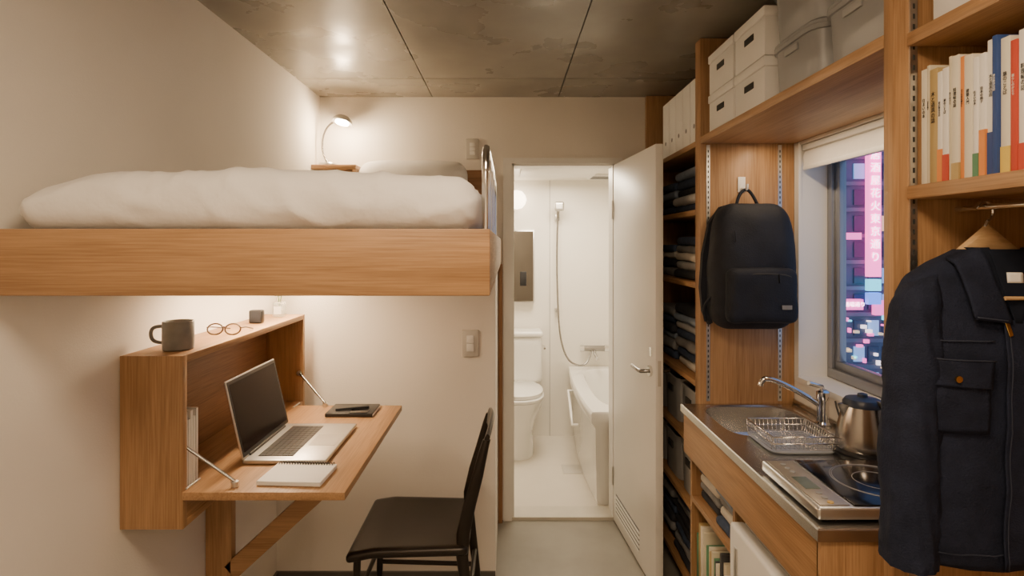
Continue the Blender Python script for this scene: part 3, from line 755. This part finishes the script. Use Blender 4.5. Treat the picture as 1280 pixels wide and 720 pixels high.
boxes('trim_5', [(XR-.006, XR+.11, WY0, WY1, WZ0-.018, WZ0+.002), (XR-.004, XR+.006, 2.188, 2.222, WZ0-.016, 1.903), (XR+.006, XR+.11, WY1-.005, WY1+.001, WZ0, WZ1)], M_white)
e = empty('roller_blind', (1.17, 1.75, 1.85))
wire('roll', [[(1.172, WY0+.02, 1.845), (1.172, WY1-.012, 1.845)]], .034, M_linen, e, res=8)
box('cassette', 1.135, 1.215, WY0+.006, WY1-.007, 1.872, 1.893, M_box, e, .003)
box('hem_bar', 1.132, 1.142, WY0+.03, WY1-.02, 1.795, 1.812, M_box, e, .003)
box('fabric', 1.1365, 1.1385, WY0+.03, WY1-.02, 1.81, 1.85, M_linen, e)

# ------------------------------------------------------------------ kitchenette
e = empty('kitchen_counter', (.9, 1.7, .8))
KX0, KX1, KY0, KY1, KZ = .677, XR-.004, 1.24, AY0-.003, .89
sx, sy, srx, sry = .905, 2.02, .165, .175
N = 64
rings = [rectring(KX0, KX1, KY0, KY1, KZ-.028, N), rectring(KX0, KX1, KY0, KY1, KZ-.003, N), rectring(KX0+.003, KX1-.003, KY0+.003, KY1-.003, KZ, N),
         sring(sx, sy, KZ, srx+.006, sry+.006, N, 4.5), sring(sx, sy, KZ-.005, srx, sry, N, 4.5), sring(sx, sy, KZ-.10, srx-.008, sry-.008, N, 4.5), sring(sx, sy, KZ-.13, srx-.03, sry-.03, N, 4), sring(sx, sy, KZ-.135, .05, .05, N, 2), sring(sx, sy, KZ-.137, .03, .03, N, 2)]
loft('steel_worktop', rings, M_steel, e, False, True, ang=30)
box('splash_lip', XR-.010, XR-.003, KY0, KY1, KZ+.0005, KZ+.02, M_steel, e, .001)
box('apron_front', KX0+.012, KX0+.032, KY0+.02, KY1, .705, KZ-.0285, W[1], e, .002)
box('end_panel', KX0+.012, KX1, KY0+.008, KY0+.028, 0, KZ-.0285, W[2], e, .002)
box('mid_divider', KX0+.034, KX1, 1.775, 1.793, .0, .745, W[2], e)
box('far_divider', KX0+.034, KX1, 2.19, 2.208, .0, .745, W[2], e)
box('under_shelf', KX0+.034, KX1, 1.795, 2.189, .525, .545, W[1], e, .001)
box('bottom_shelf', KX0+.034, KX1, 1.795, 2.189, .13, .15, W[1], e, .001)
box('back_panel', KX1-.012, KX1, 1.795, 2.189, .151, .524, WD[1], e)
stack('folded_clothes', 1.99, 2.18, .546, 4, [M_blk, M_gray, M_cream, NV], .036, .715, 1.05)
stack('folded_clothes', 1.80, 1.98, .546, 4, [NV, M_cream, M_gray, LB], .034, .715, 1.05)
random.seed(5)
mg = []
for i in range(18): mg.append((random.choice((.012, .016, .022)), random.uniform(.24, .31), random.choice((CR, CR2, GR, WH, BK, TAN, GR)), None, 0))
bookrow('magazines', mg, 2.18, .725, .1505, .2, False)
e = empty('mini_fridge', (.9, 1.5, .35))
box('fridge_body', .735, 1.10, 1.28, 1.765, .015, .672, M_box, e, .008)
box('fridge_door', .688, .7345, 1.282, 1.763, .03, .655, M_box, e, .010, 3)
box('fridge_handle', .684, .6885, 1.70, 1.72, .45, .60, M_alu, e, .001)
boxes('feet', [(.75, .78, 1.29, 1.32, 0, .016), (.75, .78, 1.7, 1.73, 0, .016), (1.05, 1.08, 1.29, 1.32, 0, .016), (1.05, 1.08, 1.7, 1.73, 0, .016)], M_black, e)
e = empty('kitchen_faucet', (1.07, 1.98, .95))
fx, fy = 1.085, 1.955
lathe('base', [(.026, 0), (.026, .008), (.019, .014), (.018, .085), (.021, .09), (.021, .115), (.012, .122)], (fx, fy, KZ), M_chrome, e)
wire('spout', [[(fx, fy, KZ+.06), (fx-.03, fy+.005, KZ+.085), (fx-.12, fy+.03, KZ+.135), (fx-.165, fy+.04, KZ+.150), (fx-.19, fy+.045, KZ+.148), (fx-.195, fy+.046, KZ+.125)]], .0095, M_chrome, e, True)
wire('lever', [[(fx, fy, KZ+.118), (fx-.01, fy-.01, KZ+.135), (fx-.06, fy-.02, KZ+.150)]], .0075, M_chrome, e)
e = empty('dish_rack', (.92, 1.78, .92))
rx0, rx1, ry0, ry1, rz = .785, .975, 1.68, 1.865, KZ+.006
M_tray = flat('tray', (.42, .45, .50), .35)
loft('tray', [sring((rx0+rx1)/2, (ry0+ry1)/2, z, (rx1-rx0)/2+o, (ry1-ry0)/2+o, 48, 7) for z, o in [(KZ+.001, -.008), (KZ+.002, .002), (KZ+.009, .008), (KZ+.009, .006), (KZ+.004, .001)]], M_tray, e)
P = []
for k in range(15):
    y = ry0+(ry1-ry0)*k/14
    P.append([(rx0, y, rz+.045), (rx0+.008, y, rz+.008), (rx1-.008, y, rz+.008), (rx1, y, rz+.045)])
for k in range(15):
    x = rx0+(rx1-rx0)*k/14
    P.append([(x, ry0, rz+.045), (x, ry0+.008, rz+.008), (x, ry1-.008, rz+.008), (x, ry1, rz+.045)])
wire('wires', P, .0011, M_chrome, e)
wire('rims', [[(rx0, ry0, z), (rx1, ry0, z), (rx1, ry1, z), (rx0, ry1, z)] for z in (rz+.045, rz+.025)], .0022, M_chrome, e, False, True)
e = empty('electric_kettle', (1.04, 1.68, .98))
kx, ky = 1.040, 1.665
M_kst = flat('kettle_steel', (.36, .335, .315), .22, 1)
lathe('power_base', [(.076, 0), (.076, .010), (.070, .014)], (kx, ky, KZ+.001), M_black, e)
lathe('body', [(.068, .016), (.072, .022), (.071, .045), (.065, .09), (.056, .13), (.051, .150)], (kx, ky, KZ), M_kst, e)
lathe('lid', [(.052, .150), (.052, .160), (.045, .170), (.02, .176), (.014, .176), (.013, .184), (.004, .187)], (kx, ky, KZ), M_blue, e)
lathe('lower_band', [(.0725, .016), (.0735, .020), (.0725, .028)], (kx, ky, KZ), M_black, e, capb=False, capt=False)
loft('spout', [[Vector((kx-.040-a, ky+b, KZ+z)) for a, b in q] for z, q in [(.105, [(.012, -.004), (.016, 0), (.012, .004), (.0, .006), (.0, -.006)]), (.13, [(.010, -.012), (.024, 0), (.010, .012), (-.006, .016), (-.006, -.016)]), (.156, [(.008, -.016), (.034, 0), (.008, .016), (-.01, .022), (-.01, -.022)])]], M_kst, e)
wire('handle', [[(kx+.02, ky-.035, KZ+.162), (kx+.035, ky-.065, KZ+.165), (kx+.042, ky-.092, KZ+.14), (kx+.042, ky-.100, KZ+.09), (kx+.035, ky-.085, KZ+.045), (kx+.025, ky-.062, KZ+.035)]], .0105, M_black, e, True)
e = empty('induction_cooktop', (.9, 1.4, .91))
cx0, cx1, cy0, cy1 = .692, 1.075, 1.265, 1.548
box('chassis', cx0, cx1, cy0, cy1, KZ+.006, KZ+.034, M_alu, e, .006, 3)
boxes('feet', [(a, a+.03, b, b+.03, KZ+.0005, KZ+.007) for a in (cx0+.02, cx1-.05) for b in (cy0+.02, cy1-.05)], M_black, e)
box('glass_plate', cx0+.085, cx1-.008, cy0+.008, cy1-.008, KZ+.0342, KZ+.038, M_glassblk, e, .0015)
box('control_panel', cx0+.010, cx0+.078, cy0+.012, cy1-.012, KZ+.0342, KZ+.0365, flat('panel_silver', (.38, .34, .29), .35, .5), e, .001)
box('display', cx0+.022, cx0+.058, 1.36, 1.43, KZ+.0366, KZ+.0375, flat('lcd', (.10, .13, .10), .2), e)
for i, y in enumerate((1.288, 1.312, 1.336, 1.46, 1.485, 1.51)):
    wire('button_%d' % i, [[(cx0+.04, y, KZ+.0365), (cx0+.04, y, KZ+.0385)]], .007, M_bin if i else flat('btn_gold', (.6, .4, .1), .4), e)
gr = flat('ring_gray', (.25, .25, .26), .3)
def ring3(cx, cy, z, r, n=48): return [(cx+r*math.cos(2*math.pi*i/n), cy+r*math.sin(2*math.pi*i/n), z) for i in range(n)]
wire('heating_rings', [ring3(.915, 1.405, KZ+.0381, .10), ring3(.915, 1.405, KZ+.0381, .055), ring3(.915, 1.405, KZ+.0381, .104)], .0008, gr, e, False, True)
wire('power_cord', [[(1.085, 1.78, KZ+.006), (1.108, 1.82, KZ+.006), (1.110, 1.9, KZ+.03), (1.113, 1.93, KZ+.09)]], .003, M_black, None, True)

# ------------------------------------------------------------------ outside street
BD = 12.0
M_fac = flat('facade', (.13, .17, .24), .8, var=.2, scale=.6)
M_fac2 = flat('facade_tile', (.22, .25, .31), .8, var=.15, scale=1)
M_win = emis('office_window_cool', (.35, .6, .9), .6)
M_winw = emis('office_window_warm', (1, .72, .42), .8)
M_wind = flat('window_unlit', (.05, .08, .14), .15)
M_pink = emis('neon_pink', (1, .13, .40), 3.6)
M_mag = emis('neon_magenta', (.95, .14, .42), 2.4)
M_cyan = emis('neon_cyan', (.15, .75, .85), 2.0)
M_shop = emis('shop_light', (1, .8, .75), 2.2)
M_blu = emis('neon_blue', (.15, .3, .9), 1.8)
M_signw = emis('sign_white', (1, .80, .88), 5)
e = empty('office_building', (9, 13, 3))
random.seed(21)
L = [(2, 7.05, BD+.3, BD+5, -8, 12, 0), (7.0, 14, BD, BD+5, -8, 3.6, 0), (7.3, 18, BD+6, BD+10, -8, 14, 1)]
for xi in range(40):
    for zi in range(14):
        x = 2.2+xi*.30; z = -2.6+zi*.55
        if 6.78 < x < 7.02: continue
        onA = x < 6.9
        if not onA and (z > 3.1): continue
        y = (BD+.3) if onA else BD
        m = random.choice((2, 2, 3, 4, 4, 4, 4, 4, 4))
        L.append((x, x+.22, y-.03, y+.01, z, z+.32, m))
for zi in range(14): L.append((7.0, 14, BD-.06, BD, -2.74+zi*.55, -2.66+zi*.55, 1))
for zi in range(14): L.append((2, 7.0, BD+.22, BD+.3, -2.74+zi*.55, -2.66+zi*.55, 1))
boxes('blocks', L, [M_fac, M_fac2, M_win, M_winw, M_wind], e)
e = empty('neon_sign', (7.6, 11.8, 2))
box('pink_board', 7.43, 7.70, BD-.30, BD-.18, .85, 3.55, M_pink, e, .01)
text('pink_text', '\n'.join('居酒屋花火東京通り'), .21, (7.565, BD-.32, 2.3), (math.radians(90), 0, 0), M_signw, e, .005, 1.25)
box('cyan_board', 7.43, 7.70, BD-.30, BD-.18, .56, .80, M_cyan, e, .01)
box('blue_board', 7.43, 7.70, BD-.30, BD-.18, .28, .52, M_blu, e, .01)
box('magenta_board', 7.0, 7.38, BD-.22, BD-.10, .16, .38, M_mag, e, .01)
text('magenta_text', '酒場通り', .11, (7.19, BD-.235, .27), (math.radians(90), 0, 0), M_signw, e, .005)
boxes('magenta_strips', [(7.02, 7.34, BD-.22, BD-.10, 1.62, 1.76)], M_mag, e)
box('lower_board', 7.62, 8.6, BD-.22, BD-.10, .05, .35, M_mag, e, .01)
random.seed(4)
sf = []
for i in range(50):
    x = 6.9+random.random()*1.7; z = -1.5+random.random()*1.45; w_ = random.uniform(.03, .11); h_ = random.uniform(.03, .10)
    sf.append((x, x+w_, BD-.12, BD-.04-random.random()*.02, z, z+h_, random.choice((0, 0, 1, 1, 2, 3))))
boxes('shop_fronts', sf, [M_shop, M_winw, M_mag, M_cyan], e)
e = empty('street_tree', (7.3, 11, -1))
wire('trunk', [[(7.35, 11, -6), (7.33, 11, -3), (7.4, 11, -1.4)]], .08, M_blk, e)
M_fol = flat('foliage', (.02, .035, .025), .9)
for i in range(14):
    r = random.uniform(.12, .24)
    rbox('foliage_%d' % i, (7.3+random.uniform(-.35, .35), 11+random.uniform(-.3, .3), -1.45+random.uniform(-.45, .35)), (r*2, r*2, r*1.6), r*.8, M_fol, e, .08, lambda p: p*(1+.5*nz(p, 9, i)))
box('street_ground', -20, 40, 6, 40, -8.2, -8.0, M_fac2)

# ------------------------------------------------------------------ lights
def area(name, loc, rot, sx_, sy_, p, c=(1, .78, .55), spread=180):
    l = bpy.data.lights.new(name, 'AREA'); l.shape = 'RECTANGLE'; l.size = sx_; l.size_y = sy_; l.energy = p; l.color = c; l.spread = math.radians(spread)
    o = bpy.data.objects.new(name, l); COL.objects.link(o); o.location = loc; o.rotation_euler = rot; return o
warm = (1, .745, .49)
area('room_light', (.0, .35, 2.27), (0, 0, 0), .5, .5, 22, warm)
area('room_light_b', (-.1, -.9, 2.27), (0, 0, 0), .6, .6, 20, warm)
e = empty('ceiling_light', (0, .35, 2.3)); box('housing', -.27, .27, .08, .62, 2.285, 2.3195, M_white, e, .005)
e = empty('ceiling_light', (-.1, -.9, 2.3)); box('housing', -.42, .22, -1.22, -.58, 2.285, 2.3195, M_white, e, .005)
area('underbed_strip', (-.86, 2.1, 1.402), (0, 0, 0), .04, .75, 12, (1, .73, .46))
e = empty('led_strip', (-.86, 2.1, 1.408)); box('profile', -.885, -.835, 1.7, 2.5, 1.404, 1.411, M_alu, e)
area('bath_fill', (.35, 3.85, 1.985), (0, 0, 0), .5, .5, 27, (1, .83, .61))  # added fill to brighten the bathroom; the globe is its actual lamp
e = empty('bath_fill_housing', (.35, 3.85, 2.0)); box('housing', .09, .61, 3.59, 4.11, 1.995, 2.019, M_white, e, .004)  # invented panel housing for the added bathroom fill
area('shelf_strip', (.98, 1.75, 1.90), (0, 0, 0), .03, .8, 3.0, (1, .75, .48))
def pt(name, loc, p, c, r=.02):
    l = bpy.data.lights.new(name, 'POINT'); l.energy = p; l.color = c; l.shadow_soft_size = r
    o = bpy.data.objects.new(name, l); COL.objects.link(o); o.location = loc
pt('lamp_bulb', (-.858, 2.965, 2.115), 10, (1, .74, .46), .03)

w = bpy.data.worlds.new('dusk'); S.world = w; w.use_nodes = True
nt = w.node_tree; bg = nt.nodes['Background']
tc = nt.nodes.new('ShaderNodeTexCoord'); sp = nt.nodes.new('ShaderNodeSeparateXYZ'); r = nt.nodes.new('ShaderNodeValToRGB')
nt.links.new(tc.outputs['Generated'], sp.inputs[0]); nt.links.new(sp.outputs['Z'], r.inputs['Fac'])
r.color_ramp.elements[0].color = (.24, .31, .46, 1); r.color_ramp.elements[1].color = (.09, .17, .36, 1); r.color_ramp.elements[1].position = .6
nt.links.new(r.outputs[0], bg.inputs[0]); bg.inputs[1].default_value = 2.2

# ------------------------------------------------------------------ camera
cd = bpy.data.cameras.new('camera'); cam = bpy.data.objects.new('camera', cd); COL.objects.link(cam)
cam.location = (0, 0, 1.51); cam.rotation_euler = (math.radians(90), 0, 0)
cd.sensor_width = 36; cd.lens = 20.0; cd.shift_x = 6/1280; cd.shift_y = -54/1280; cd.clip_start = .02
S.camera = cam
